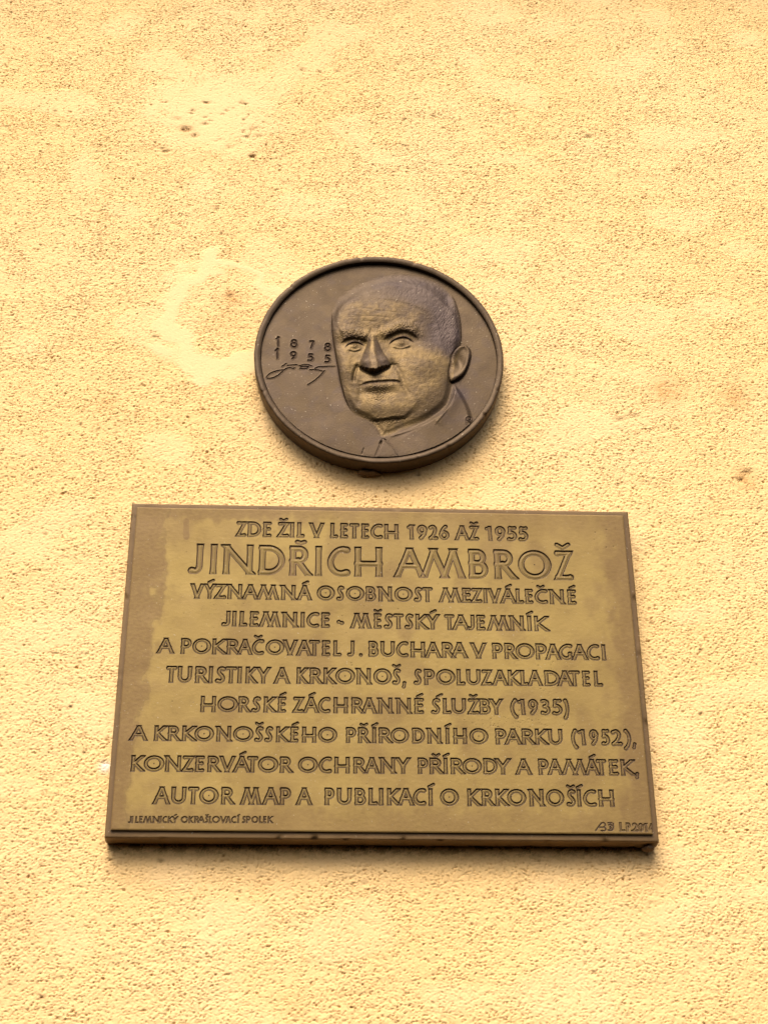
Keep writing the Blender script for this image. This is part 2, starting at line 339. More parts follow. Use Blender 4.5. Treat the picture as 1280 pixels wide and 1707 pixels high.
LINES = [
 [0.105,[["Z",-173.5,-162.2,161.5,182.0],["D",-160.0,-144.1,161.5,182.0],["E",-141.6,-132.4,161.5,182.0],["Ž",-124.2,-111.4,161.5,181.9],["I",-109.2,-105.6,161.5,181.9],["L",-101.2,-92.9,161.5,181.9],["V",-86.4,-69.9,161.4,181.8],["L",-61.6,-52.9,161.4,181.8],["E",-49.5,-41.2,161.4,181.8],["T",-38.6,-27.6,161.4,181.7],["E",-24.3,-16.0,161.4,181.7],["C",-13.8,0.5,161.4,181.7],["H",3.0,19.5,161.4,181.6],["1",30.4,38.1,161.4,181.6],["9",41.8,54.2,161.4,181.6],["2",56.1,66.7,161.4,181.5],["6",68.4,80.6,161.4,181.5],["A",87.9,104.1,161.4,181.5],["Ž",105.2,115.8,161.4,181.4],["1",124.2,132.7,161.4,181.4],["9",135.4,148.2,161.4,181.4],["5",150.4,162.2,161.4,181.3],["5",164.1,175.7,161.4,181.3]]],
 [0.094,[["J",-227.3,-211.4,111.3,150.9],["I",-203.0,-194.6,111.2,150.8],["N",-187.1,-152.8,111.2,150.7],["D",-145.4,-114.8,111.1,150.6],["Ř",-109.2,-85.1,111.0,150.5],["I",-79.1,-71.5,110.9,150.4],["C",-65.0,-38.6,110.9,150.4],["H",-32.5,-0.2,110.8,150.2],["A",15.2,49.8,110.7,150.1],["M",46.4,97.2,110.6,150.0],["B",102.9,125.7,110.5,149.9],["R",133.3,158.1,110.4,149.8],["O",161.5,200.6,110.3,149.6],["Ž",205.7,226.3,110.3,149.5]]],
 [0.108,[["V",-223.2,-208.4,79.0,98.5],["Ý",-207.4,-195.0,79.0,98.5],["Z",-195.0,-182.4,79.0,98.5],["N",-180.2,-163.9,79.0,98.4],["A",-163.0,-145.4,78.9,98.4],["M",-146.3,-121.2,78.9,98.4],["N",-118.0,-101.7,78.9,98.3],["Á",-98.9,-83.1,78.8,98.3],["O",-76.6,-56.1,78.8,98.3],["S",-53.3,-44.9,78.8,98.2],["O",-42.6,-21.6,78.8,98.2],["B",-19.1,-7.6,78.7,98.2],["N",-4.3,11.0,78.7,98.1],["O",14.0,35.0,78.7,98.1],["S",37.4,46.2,78.7,98.1],["T",47.1,58.4,78.7,98.1],["M",66.8,92.2,78.6,98.0],["E",94.0,103.8,78.6,98.0],["Z",104.9,116.6,78.6,98.0],["I",118.8,123.1,78.6,97.9],["V",124.5,139.1,78.5,97.9],["Á",139.1,156.5,78.5,97.9],["L",157.0,165.9,78.5,97.9],["E",168.3,176.8,78.5,97.8],["Č",179.0,194.1,78.5,97.8],["N",197.2,213.6,78.5,97.8],["É",218.3,227.8,78.4,97.8]]],
 [0.108,[["J",-185.4,-176.1,44.1,63.7],["I",-173.4,-169.3,44.1,63.7],["L",-165.1,-156.7,44.0,63.7],["E",-153.1,-143.7,44.0,63.6],["M",-142.1,-118.5,44.0,63.6],["N",-115.3,-99.0,43.9,63.5],["I",-94.5,-90.6,43.9,63.5],["C",-88.1,-73.8,43.9,63.5],["E",-70.6,-61.6,43.8,63.5],["-",-52.6,-45.3,43.8,63.4],["M",-36.8,-13.5,43.7,63.4],["Ě",-9.7,-1.6,43.7,63.3],["S",2.0,11.8,43.7,63.3],["T",12.9,24.0,43.7,63.3],["S",26.0,35.5,43.6,63.3],["K",38.4,51.9,43.6,63.2],["Ý",51.0,65.3,43.6,63.2],["T",72.3,83.0,43.5,63.2],["A",81.8,100.2,43.5,63.1],["J",98.1,106.8,43.5,63.1],["E",109.7,119.1,43.4,63.1],["M",122.1,147.1,43.4,63.0],["N",148.7,164.4,43.4,63.0],["Í",168.5,173.4,43.3,63.0],["K",177.0,192.4,43.3,62.9]]],
 [0.105,[["A",-257.2,-238.9,9.1,28.4],["P",-230.4,-218.8,9.0,28.4],["O",-217.5,-196.8,8.9,28.4],["K",-194.7,-180.2,8.9,28.3],["R",-178.2,-164.1,8.8,28.3],["A",-165.8,-149.8,8.8,28.3],["Č",-149.8,-136.3,8.7,28.2],["O",-134.1,-113.3,8.6,28.2],["V",-114.0,-98.3,8.6,28.2],["A",-98.3,-82.2,8.5,28.1],["T",-84.3,-72.5,8.5,28.1],["E",-69.3,-60.7,8.5,28.1],["L",-56.4,-47.8,8.4,28.0],["J",-40.2,-32.7,8.4,28.0],[".",-27.3,-23.0,8.3,28.0],["B",-15.9,-4.7,8.3,28.0],["U",-2.3,13.5,8.2,27.9],["C",15.4,29.0,8.2,27.9],["H",32.2,48.5,8.1,27.9],["A",49.1,66.4,8.0,27.8],["R",68.4,82.0,8.0,27.8],["A",79.4,97.2,7.9,27.8],["V",101.5,118.9,7.9,27.7],["P",126.5,138.4,7.8,27.7],["R",140.6,153.6,7.7,27.6],["O",153.2,174.7,7.7,27.6],["P",176.9,189.5,7.6,27.6],["A",188.4,204.8,7.6,27.5],["G",203.0,218.9,7.5,27.5],["A",218.9,236.4,7.5,27.5],["C",235.7,250.1,7.4,27.5],["I",252.7,258.2,7.4,27.4]]],
 [0.105,[["T",-245.0,-233.8,-26.7,-6.3],["U",-232.1,-216.5,-26.7,-6.3],["R",-212.3,-198.5,-26.6,-6.2],["I",-197.3,-192.8,-26.6,-6.2],["S",-189.4,-178.4,-26.5,-6.2],["T",-178.4,-166.1,-26.5,-6.2],["I",-164.7,-160.4,-26.4,-6.2],["K",-155.5,-143.5,-26.4,-6.2],["Y",-142.8,-128.4,-26.4,-6.2],["A",-123.1,-106.1,-26.3,-6.1],["K",-97.8,-85.9,-26.2,-6.1],["R",-82.9,-69.5,-26.2,-6.1],["K",-67.3,-54.6,-26.1,-6.1],["O",-53.9,-32.2,-26.0,-6.1],["N",-29.6,-14.0,-26.0,-6.0],["O",-10.8,9.5,-25.9,-6.0],["Š",11.0,20.0,-25.8,-6.0],[";",21.7,26.4,-25.8,-6.0],["S",35.4,44.0,-25.8,-6.0],["P",47.2,59.2,-25.7,-6.0],["O",60.7,82.1,-25.6,-6.0],["L",84.3,93.5,-25.6,-5.9],["U",95.4,111.1,-25.5,-5.9],["Z",112.9,124.0,-25.5,-5.9],["A",125.5,142.3,-25.4,-5.9],["K",143.0,156.3,-25.4,-5.9],["L",157.4,166.0,-25.3,-5.9],["A",166.0,181.8,-25.3,-5.8],["D",185.0,202.3,-25.2,-5.8],["A",200.1,216.8,-25.2,-5.8],["T",213.1,225.4,-25.1,-5.8],["E",228.7,236.9,-25.1,-5.8],["L",242.1,251.4,-25.0,-5.8]]],
 [0.102,[["H",-204.4,-188.0,-61.5,-42.4],["O",-185.7,-163.4,-61.5,-42.4],["R",-162.0,-149.7,-61.4,-42.3],["S",-147.3,-137.5,-61.4,-42.3],["K",-133.9,-121.4,-61.3,-42.2],["É",-117.9,-109.5,-61.3,-42.2],["Z",-100.9,-89.6,-61.3,-42.1],["Á",-89.2,-72.7,-61.2,-42.1],["C",-73.1,-59.7,-61.2,-42.1],["H",-55.5,-39.9,-61.1,-42.0],["R",-35.4,-22.0,-61.1,-41.9],["A",-23.7,-7.6,-61.1,-41.9],["N",-5.2,10.1,-61.0,-41.9],["N",15.4,31.1,-61.0,-41.8],["É",35.6,45.5,-60.9,-41.8],["Ś",54.5,64.5,-60.9,-41.7],["L",67.7,76.7,-60.8,-41.7],["U",77.6,93.4,-60.8,-41.6],["Ž",96.1,108.2,-60.8,-41.6],["B",109.3,121.4,-60.7,-41.5],["Y",121.0,134.6,-60.7,-41.5],["(",143.1,152.2,-60.6,-41.4],["1",152.6,161.3,-60.6,-41.4],["9",164.0,175.4,-60.6,-41.4],["3",178.5,189.4,-60.6,-41.3],["5",191.6,203.1,-60.5,-41.3],[")",204.0,210.7,-60.5,-41.3]]],
 [0.105,[["A",-280.5,-261.9,-96.3,-78.3],["K",-253.8,-241.4,-96.3,-78.2],["R",-238.6,-225.8,-96.3,-78.2],["K",-223.0,-209.1,-96.3,-78.1],["O",-209.5,-188.5,-96.3,-78.1],["N",-185.0,-169.4,-96.3,-78.0],["O",-166.8,-144.8,-96.3,-78.0],["Š",-142.9,-133.6,-96.3,-77.9],["S",-131.7,-123.0,-96.3,-77.9],["K",-119.0,-106.2,-96.3,-77.9],["É",-103.1,-94.9,-96.3,-77.8],["H",-90.2,-74.9,-96.3,-77.8],["O",-72.6,-51.9,-96.3,-77.8],["P",-41.3,-30.3,-96.3,-77.7],["Ř",-27.9,-15.7,-96.3,-77.7],["Í",-12.6,-7.9,-96.3,-77.6],["R",-4.8,8.7,-96.2,-77.6],["O",8.2,28.2,-96.2,-77.6],["D",32.5,46.4,-96.2,-77.5],["N",49.5,64.4,-96.2,-77.5],["Í",69.1,74.3,-96.2,-77.4],["H",78.6,93.3,-96.2,-77.4],["O",96.4,117.0,-96.2,-77.3],["P",125.8,137.9,-96.2,-77.3],["A",136.5,154.5,-96.2,-77.3],["R",155.5,169.3,-96.2,-77.2],["K",170.4,183.5,-96.2,-77.2],["U",185.2,200.7,-96.2,-77.1],["(",210.2,218.1,-96.2,-77.1],["1",218.6,227.6,-96.2,-77.1],["9",231.2,241.5,-96.2,-77.0],["5",245.0,254.4,-96.2,-77.0],["2",256.3,268.2,-96.2,-77.0],[")",269.4,278.3,-96.2,-76.9],[";",279.0,283.8,-96.2,-76.9]]],
 [0.105,[["K",-276.8,-263.7,-131.8,-113.2],["O",-263.0,-241.1,-131.8,-113.2],["N",-239.3,-222.7,-131.8,-113.1],["Z",-220.8,-208.8,-131.8,-113.1],["E",-206.5,-197.3,-131.8,-113.1],["R",-193.1,-179.9,-131.7,-113.1],["V",-179.9,-163.7,-131.7,-113.0],["Á",-164.9,-147.1,-131.7,-113.0],["T",-149.8,-138.7,-131.7,-113.0],["O",-138.2,-116.2,-131.7,-112.9],["R",-113.9,-101.1,-131.6,-112.9],["O",-94.2,-72.8,-131.6,-112.9],["C",-71.4,-57.4,-131.6,-112.8],["H",-53.9,-37.6,-131.5,-112.8],["R",-33.0,-19.7,-131.5,-112.8],["A",-20.8,-5.0,-131.5,-112.8],["N",-3.3,12.6,-131.5,-112.7],["Y",14.4,28.9,-131.5,-112.7],["P",38.3,49.5,-131.4,-112.7],["Ř",51.2,65.2,-131.4,-112.6],["Í",66.4,71.1,-131.4,-112.6],["R",74.6,88.6,-131.4,-112.6],["O",87.5,108.6,-131.4,-112.6],["D",110.9,126.2,-131.3,-112.5],["Y",124.6,140.3,-131.3,-112.5],["A",146.9,163.9,-131.3,-112.5],["P",172.1,183.4,-131.3,-112.4],["A",182.7,198.5,-131.2,-112.4],["M",198.5,225.2,-131.2,-112.4],["Á",224.0,239.8,-131.2,-112.3],["T",237.0,247.6,-131.2,-112.3],["E",251.2,261.1,-131.1,-112.3],["K",264.2,278.4,-131.1,-112.3],[";",279.6,283.6,-131.1,-112.3]]],
 [0.105,[["A",-250.0,-232.7,-168.5,-148.8],["U",-230.7,-215.1,-168.4,-148.8],["T",-212.6,-201.5,-168.4,-148.7],["O",-200.5,-180.1,-168.3,-148.7],["R",-176.5,-163.4,-168.2,-148.6],["M",-155.6,-133.7,-168.2,-148.6],["A",-131.6,-114.9,-168.1,-148.5],["P",-112.8,-101.3,-168.1,-148.5],["A",-95.0,-78.6,-168.0,-148.4],["P",-64.2,-53.7,-167.9,-148.3],["U",-50.9,-35.2,-167.9,-148.3],["B",-31.4,-19.4,-167.8,-148.3],["L",-16.3,-6.8,-167.8,-148.2],["I",-5.3,-0.5,-167.8,-148.2],["K",3.8,16.9,-167.7,-148.2],["A",15.9,32.7,-167.7,-148.1],["C",32.1,46.0,-167.6,-148.1],["Í",49.0,53.6,-167.6,-148.0],["O",61.8,81.9,-167.5,-148.0],["K",91.9,105.0,-167.5,-147.9],["R",107.7,120.5,-167.4,-147.9],["K",122.6,135.7,-167.4,-147.8],["O",135.7,156.1,-167.3,-147.8],["N",160.1,175.6,-167.3,-147.7],["O",178.4,198.0,-167.2,-147.7],["Š",201.2,211.2,-167.1,-147.6],["Í",212.9,217.1,-167.1,-147.6],["C",219.3,233.8,-167.1,-147.6],["H",236.7,253.4,-167.0,-147.5]]],
 [0.085,[["J",-275.1,-272.0,-189.8,-182.3],["I",-271.6,-270.2,-189.8,-182.3],["L",-267.7,-264.6,-189.8,-182.3],["E",-263.5,-260.4,-189.7,-182.2],["M",-259.2,-250.2,-189.7,-182.2],["N",-248.9,-242.1,-189.6,-182.1],["I",-241.2,-239.6,-189.5,-182.0],["C",-238.6,-234.1,-189.5,-182.0],["K",-232.8,-228.0,-189.5,-182.0],["Ý",-228.3,-222.4,-189.4,-181.9],["O",-218.8,-211.4,-189.3,-181.8],["K",-210.4,-205.9,-189.3,-181.8],["R",-204.4,-199.4,-189.2,-181.7],["A",-200.6,-193.5,-189.2,-181.7],["Š",-192.8,-189.7,-189.1,-181.6],["L",-188.6,-185.8,-189.1,-181.6],["O",-185.3,-177.3,-189.0,-181.5],["V",-176.6,-170.2,-189.0,-181.5],["A",-170.6,-165.3,-188.9,-181.4],["C",-164.9,-159.6,-188.9,-181.4],["Í",-158.2,-156.6,-188.8,-181.3],["S",-152.9,-149.7,-188.8,-181.3],["P",-148.7,-144.4,-188.8,-181.2],["O",-143.0,-135.9,-188.7,-181.2],["L",-134.7,-131.3,-188.6,-181.1],["E",-130.3,-127.4,-188.6,-181.1],["K",-125.4,-120.3,-188.6,-181.0]]],
 [0.1,[["L",257.2,262.8,-194.7,-184.7],["P",264.3,269.3,-194.8,-184.9],[".",269.7,270.9,-194.8,-185.0],["2",271.4,277.3,-194.8,-185.1],["0",277.8,283.2,-194.9,-185.3],["1",283.8,287.5,-194.9,-185.4],["4",289.1,296.2,-195.0,-185.6]]]]
MONO = [[[230.7,-194.0],[237.4,-186.0],[240.8,-185.7],[241.6,-187.9],[240.2,-190.0],[234.0,-190.3]],[[240.2,-190.2],[241.8,-192.0],[240.5,-194.0],[236.5,-194.0]],[[244.6,-185.4],[248.9,-185.1]],[[250.4,-185.9],[249.9,-191.9],[247.3,-193.8],[244.2,-193.3]],[[245.3,-187.7],[247.8,-187.0],[248.3,-188.7],[246.4,-189.9],[248.2,-191.4],[246.2,-192.0]]]
DIG = [
 ["1",-132.7,-127.6,14.4,27.7],
 ["8",-113.7,-104.4,11.9,25.2],
 ["7",-89.7,-82.8,11.0,23.8],
 ["8",-70.3,-61.2,7.5,20.7],
 ["1",-133.4,-128.0,-4.8,9.3],
 ["9",-113.7,-105.1,-6.3,6.3],
 ["5",-91.5,-83.5,-8.7,3.4],
 ["5",-69.7,-61.9,-10.7,1.9]]
SIG = [
 [[-123.3,-17.7],[-118.0,-12.8]],
 [[-117.8,-20.6],[-120.6,-22.8],[-128.9,-24.4],[-137.9,-28.6],[-142.3,-34.2],[-141.0,-36.3],[-134.4,-35.4],[-127.9,-31.3],[-122.2,-25.2],[-117.4,-20.6],[-113.2,-19.5],[-109.0,-20.5],[-107.4,-19.3]],
 [[-116.6,-16.0],[-111.7,-15.4],[-104.2,-14.4]],
 [[-101.6,-16.2],[-95.8,-14.2],[-90.8,-14.1],[-85.8,-16.2]],
 [[-99.9,-18.1],[-95.8,-17.0],[-89.9,-17.4],[-92.4,-19.9],[-100.7,-20.6]],
 [[-88.2,-22.0],[-82.4,-21.7],[-76.5,-22.3],[-71.9,-23.9]],
 [[-81.6,-19.6],[-76.6,-17.0],[-71.6,-16.9]],
 [[-70.8,-16.4],[-56.6,-16.0]],
 [[-69.4,-22.8],[-74.7,-30.5],[-82.1,-38.6],[-90.3,-45.0]]]
F = {k: np.array(v) for k, v in {
 "head":[[-53.3,95.1],[-35.0,113.1],[-12.3,126.1],[16.2,135.1],[44.8,134.9],[67.6,128.5],[87.2,114.9],[98.2,97.7],[103.3,80.5],[106.2,63.3],[107.0,42.8],[105.9,25.8],[101.1,2.2],[94.8,-24.5],[92.9,-40.9],[85.3,-70.3],[63.1,-91.6],[35.8,-106.5],[4.5,-120.8],[-4.0,-110.0],[-12.6,-98.8],[-27.5,-90.6],[-35.6,-82.8],[-43.0,-66.9],[-49.4,-41.2],[-53.7,-15.1],[-56.7,4.8],[-59.6,24.8],[-61.2,45.0],[-60.7,72.4]],
 "face":[[-40.5,86.8],[-12.3,96.3],[15.9,91.9],[44.1,85.7],[60.9,75.8],[71.5,48.6],[79.4,25.1],[94.3,8.7],[93.4,-24.5],[80.3,-51.0],[60.7,-77.3],[36.0,-90.7],[3.6,-96.2],[-12.6,-96.6],[-27.5,-90.6],[-35.6,-82.8],[-43.0,-66.9],[-49.4,-41.2],[-53.7,-15.1],[-56.7,4.8],[-59.6,24.8],[-57.2,62.2]],
 "hair":[[-53.3,95.1],[-35.0,113.1],[-12.3,126.1],[16.2,135.1],[44.8,134.9],[67.6,128.5],[87.2,114.9],[98.2,97.7],[103.3,80.5],[106.2,63.3],[107.0,42.8],[105.9,25.8],[94.3,8.7],[85.9,5.1],[79.4,25.1],[75.8,48.8],[66.4,72.5],[44.1,85.7],[15.9,93.6],[-12.3,97.3],[-40.5,86.1],[-53.1,72.6],[-57.0,45.1],[-61.2,45.0],[-60.7,72.4]],
 "suit":[[-12.6,-98.8],[-4.0,-110.0],[4.5,-120.8],[35.8,-106.5],[63.1,-91.6],[85.3,-70.3],[92.9,-40.9],[99.7,-44.0],[108.8,-61.7],[115.0,-79.2],[117.7,-96.7],[121.7,-120.3],[93.9,-152.1],[40.2,-171.7],[-39.1,-173.4],[-92.3,-153.0],[-124.7,-125.9],[-111.8,-109.9],[-85.3,-96.7],[-53.1,-88.0],[-27.5,-90.6]],
 "ear":[[94.2,7.0],[101.0,18.3],[110.0,21.9],[115.9,16.0],[116.4,5.3],[112.3,-10.8],[105.8,-24.2],[97.3,-31.7],[90.4,-33.8],[88.8,-21.3],[91.1,-8.1]],
 "tie":[[4.8,-123.0],[14.0,-133.7],[24.0,-149.0],[20.4,-162.9],[-7.4,-163.5],[-5.2,-149.6],[-0.7,-135.6]],
 "jaw_l":[[-27.5,-90.6],[-12.6,-94.3],[0.9,-95.3],[14.4,-93.7],[32.0,-90.8]],
 "lid_l":[[-43.5,16.5],[-38.8,22.0],[-32.7,25.1],[-25.8,24.3],[-19.7,20.1]],
 "lid_r":[[12.0,22.6],[18.7,29.6],[26.6,33.8],[34.9,34.1],[43.8,27.5]],
 "low_l":[[-40.1,12.5],[-31.8,10.4],[-23.5,14.0]],
 "low_r":[[16.7,18.4],[27.8,15.7],[40.3,20.7]],
 "brow_l":[[-50.8,36.8],[-40.3,39.5],[-27.7,37.4],[-15.2,31.0]],
 "brow_r":[[-1.3,38.2],[9.9,40.8],[25.3,50.1],[37.9,50.4],[49.6,41.2]],
 "sock_l":[[-48.5,25.1],[-40.2,30.3],[-29.1,30.6],[-15.2,27.6]],
 "sock_r":[[5.7,31.6],[15.4,37.6],[28.1,43.4],[39.2,41.6],[49.5,34.4]],
 "eye_l":[[-31.9,18.1]],
 "eye_r":[[28.7,24.8]],
 "nose":[[-9.1,39.6],[-9.1,26.1],[-9.7,12.7],[-9.2,-0.7],[-7.5,-11.2]],
 "nose_tip":[[-6.4,-8.9]],
 "wing_l":[[-21.3,-7.6]],
 "wing_r":[[9.6,-2.8]],
 "nosepoly":[[-13.8,39.5],[-5.5,41.4],[1.5,29.8],[12.4,6.6],[15.7,-5.0],[10.9,-9.4],[1.3,-15.3],[-5.6,-19.8],[-12.5,-18.0],[-19.4,-14.2],[-26.3,-9.4],[-23.0,-1.0],[-16.6,15.8]],
 "naso_l":[[-26.8,-9.4],[-31.2,-21.1],[-32.8,-35.9]],
 "naso_r":[[15.7,-5.0],[24.6,-18.0],[31.3,-39.2],[37.8,-58.5]],
 "mouth":[[-24.0,-41.9],[-15.3,-39.0],[-1.6,-37.4],[14.8,-35.7],[23.6,-36.1],[27.9,-40.9]],
 "corner_r":[[27.9,-40.9],[32.5,-48.9]],
 "lip_low":[[-18.0,-45.3],[-1.6,-44.9],[20.3,-42.1]],
 "lip_up":[[-18.0,-34.5],[-1.6,-30.9],[19.0,-30.3]],
 "chinpit":[[-1.7,-53.0]],
 "chin":[[2.3,-73.9]],
 "cheek_r":[[50.9,-12.4]],
 "cheek_l":[[-42.7,-14.8]],
 "temple":[[71.5,48.6]],
 "jowl":[[55.6,-58.1]],
 "forehead":[[-1.1,70.6]],
 "helix":[[92.7,2.0],[100.9,16.2],[109.4,19.8],[114.2,14.2],[114.5,5.2],[110.7,-9.5],[104.8,-21.6],[97.4,-28.4],[91.8,-30.5]],
 "concha":[[101.5,-1.1]],
 "tragus":[[93.9,-4.7]],
 "lapel_r":[[96.2,-51.3],[92.3,-63.7],[82.3,-83.2],[68.3,-102.6]],
 "lapel_r2":[[54.8,-101.4],[41.2,-109.6],[14.2,-119.6]],
 "shoulder_r":[[94.3,-40.9],[108.8,-61.7],[115.0,-79.2],[117.6,-97.7]],
 "lapel_l":[[-12.6,-98.8],[-1.9,-113.7],[4.5,-123.0]],
 "tie_r":[[5.5,-125.4],[14.0,-135.2],[21.9,-148.1]],
 "tie_l":[[3.4,-124.6],[-5.2,-149.6]],
 "tiemarks":[[2.1,-126.8],[0.2,-130.9]],
 "tm2":[[5.6,-123.6],[7.7,-126.0]],
 "seam":[[-19.3,-137.5],[-22.0,-146.9]],
 "wr1":[[-48.9,72.7],[-23.6,78.6],[-1.1,74.1],[32.6,71.6]],
 "wr2":[[-46.0,62.5],[-12.4,65.1],[15.7,62.5]],
 "wr3":[[-23.6,58.0],[-1.2,56.2]],
 "wr4":[[-12.4,32.8],[-10.7,46.4]],
 "wr5":[[-1.3,39.9],[0.4,50.1]],
 "mark":[[107.8,-99.8],[108.6,-91.5],[114.1,-89.5],[113.4,-94.0],[109.0,-96.0],[114.9,-99.0]],
 "chipmark":[[-138.2,62.7]],
 "white1":[[57.2,105.6]],
 "white2":[[62.7,98.4]],
 "hairline":[[-12.3,97.3],[15.9,93.6],[44.1,85.7],[66.4,72.5],[75.8,48.8],[79.4,25.1],[85.9,5.1]],
 "nose_h":[[-9.3,35.4],[-9.4,21.9],[-9.9,8.5],[-9.4,-4.8],[-7.3,-17.9]]}.items()}
PLW, PLH, TP, TM, MX, MZ, MR = 600.0, CAM[7]*1000, CAM[11]*1000, CAM[12]*1000, CAM[8]*1000, CAM[9]*1000, CAM[10]*1000

# ------------------------------------------------------------------ inscribed plaque
def build_plaque():
    root = empty('inscription_plaque', (0, 0, Z0), 'rectangular brown bronze plaque with ten lines of carved capitals under the round medallion', 'plaque')
    # backing slab with soft, slightly chipped arrises
    hw_, hh = PLW/2, PLH/2; n = 300
    def ring(inset, y, jit):
        xs = np.linspace(-hw_+inset, hw_-inset, n); zs = np.linspace(-hh+inset, hh-inset, 200)
        p = np.concatenate([np.stack([xs, np.full(n, -hh+inset)], 1)[:-1], np.stack([np.full(200, hw_-inset), zs], 1)[:-1],
                            np.stack([xs[::-1], np.full(n, hh-inset)], 1)[:-1], np.stack([np.full(200, -hw_+inset), zs[::-1]], 1)[:-1]])
        m = len(p); r = np.random.default_rng(int(y*10)+99); k = np.convolve(np.tile(r.standard_normal(m), 3), np.ones(9)/9, 'same')[m:2*m]
        chip = np.convolve(np.tile((r.random(m) > .985)*r.random(m), 3), np.hanning(7), 'same')[m:2*m]
        dirn = -p/np.abs(p).max(1)[:, None]*np.array([1, 1])
        nrm = np.where((np.abs(p[:, :1]) > hw_-inset-.01), [[1, 0]], [[0, 0]])*np.sign(p) + np.where((np.abs(p[:, 1:]) > hh-inset-.01), [[0, 1]], [[0, 0]])*np.sign(p)
        p = p + nrm*(k*.25*jit - chip*2.2*jit)[:, None]
        return np.stack([p[:, 0], np.full(m, -y) + k*.12*jit + chip*1.5*jit, p[:, 1]], 1)
    R = [ring(1.5, -6, .0), ring(.4, 3, .8), ring(0, 8, .6), ring(0, 16, .6), ring(0, TP-2.4, .6), ring(.25, TP-1.0, 1), ring(.9, TP-.2, 1), ring(2.0, TP, .5), ring(7.2, TP-.1, .2), ring(40, TP-.3, 0), ring(140, TP-.3, 0)]
    m = len(R[0]); co = np.vstack(R)/1000; q = []
    for a in range(len(R)-1):
        i = np.arange(m); j = (i+1) % m
        q.append(np.stack([a*m+i, a*m+j, (a+1)*m+j, (a+1)*m+i], 1))
    q = np.vstack(q); nv = len(co)
    at = lambda: None
    Y = -co[:, 1]*1000; inset = np.minimum(hw_-np.abs(co[:, 0]*1000), hh-np.abs(co[:, 2]*1000))
    grime_shade = np.clip(.75*np.exp(-((inset-6.6)/.8)**2)*(Y > TP-.6), 0, 1)
    mesh_np('backing_slab', co, q, M_body, root, True, dict(grime_shade=grime_shade, worn=np.zeros(nv), tarnish_sheen=np.zeros(nv)))
    # face panel, one relief: proud of the slab, more at the bottom
    ins = 6.6; d = .5
    xs = np.arange(-hw_+ins, hw_-ins+.01, d); zs = np.arange(-hh+ins+1.2, hh-ins+.6, d); nx, nz = len(xs), len(zs)
    H = np.zeros((nz, nx)); GR = np.zeros((nz, nx)); IDX = np.full((nz, nx), -1)
    X, Z = np.meshgrid(xs, zs)
    for k, (hwf, ls) in enumerate(LINES):
        for ch, x0, x1, zb, zt in ls:
            cap = zt-zb; hw = hwf*cap; r = np.random.default_rng(abs(hash((k, round(x0*10)))) % 10**6)
            dep = 1.5 if cap > 30 else 1.35; wall = .7
            if k >= 10: dep, wall = 1.0, .45
            if ch == 'I' or BASE.get(ch) == 'I': x0, x1 = (x0+x1)/2-hw, (x0+x1)/2+hw
            hw *= r.uniform(.94, 1.06)*(.78 if ch in ';.' else 1)
            polys, b = glyph_polys(ch, x0, x1, zb, zt, hw)
            carve(H, GR, IDX, xs, zs, polys, hw, dep, (zb, zt) if b in CLIP or b == '1' else None, k, wall, 1.0 if k < 10 else .8)
            if b == 'O' and k < 10 and r.random() < .75:
                cx, cz = (x0+x1)/2, (zb+zt)/2
                carve(H, GR, IDX, xs, zs, [([(cx, cz), (cx+.05, cz)], True)], .45, .7, None, k, .4, .9, 0)
    for P in MONO: carve(H, GR, IDX, xs, zs, [(smooth_line(P), True)], .55, .7, None, 11, .45, .9, 0)
    fine = fnoise(nz, nx, d, d, 6, 9, 31)*.018 + fnoise(nz, nx, d, d, 2.0, 2.6, 32)*.012 + fnoise(nz, nx, d, d, 60, 80, 33)*.12
    r = np.random.default_rng(5); pits = np.zeros_like(H)
    for cx, cz, sx, sz, cnt in ((130, -72, 26, 8, 120), (190, -20, 9, 16, 60), (268, 168, 12, 12, 14), (0, 0, 150, 100, 110), (-175, 60, 40, 20, 25), (60, 55, 60, 15, 25)):
        for _ in range(cnt):
            px_, pz_ = cx+r.normal()*sx, cz+r.normal()*sz; rr = r.uniform(.25, .8)
            j, i = np.searchsorted(xs, px_), np.searchsorted(zs, pz_)
            if 6 < j < nx-6 and 6 < i < nz-6:
                s_ = np.s_[i-5:i+6, j-5:j+6]; g = np.exp(-((X[s_]-px_)**2+(Z[s_]-pz_)**2)/rr**2); pits[s_] = np.maximum(pits[s_], g*r.uniform(.3, 1))
    H = H+fine-.45*pits; GR = np.maximum(GR, .65*pits)
    edge = np.minimum(np.minimum(X-xs[0], xs[-1]-X), np.minimum(Z-zs[0], zs[-1]-Z))
    H -= .55*(1-sm(0, 1.6, edge))**2
    # tarnish: dark band along the left and upper edges with a ragged margin, rising damp at the bottom
    rag = fnoise(nz, nx, d, d, 45, 22, 41)*4 + fnoise(nz, nx, d, d, 14, 10, 42)*1.6
    L_ = 38 + rag - 12*sm(-20, -190, Z) ; lft = 1-sm(-6, 9, (X+hw_)-L_*(.75+.35*sm(-150, 150, Z)))
    top = 1-sm(-6-25*sm(-150, 0, X), 6+18*sm(-150, 0, X), (hh-Z)-(23+rag*1.0+10*sm(-40, 200, X)))
    drip = 1-sm(-.5, 1.5, np.hypot((X+233-.06*(170-Z)), np.maximum(0, np.abs(Z-171)-11))-3.2-rag*.1)
    rgt_ = .75*(1-sm(0, 34, (hw_-X)-18-rag*1.3)); bot = .55*(1-sm(0, 26, (Z+hh)-22-rag))
    tarn = np.clip(np.maximum.reduce([.82*lft, .72*top*np.where(X < 20, 1, .8), .85*drip, rgt_, bot, .38*sm(.2, 1.6, fnoise(nz, nx, d, d, 70, 60, 43))]), 0, 1)
    tarn *= .9+.1*np.tanh(fnoise(nz, nx, d, d, 5, 7, 44))
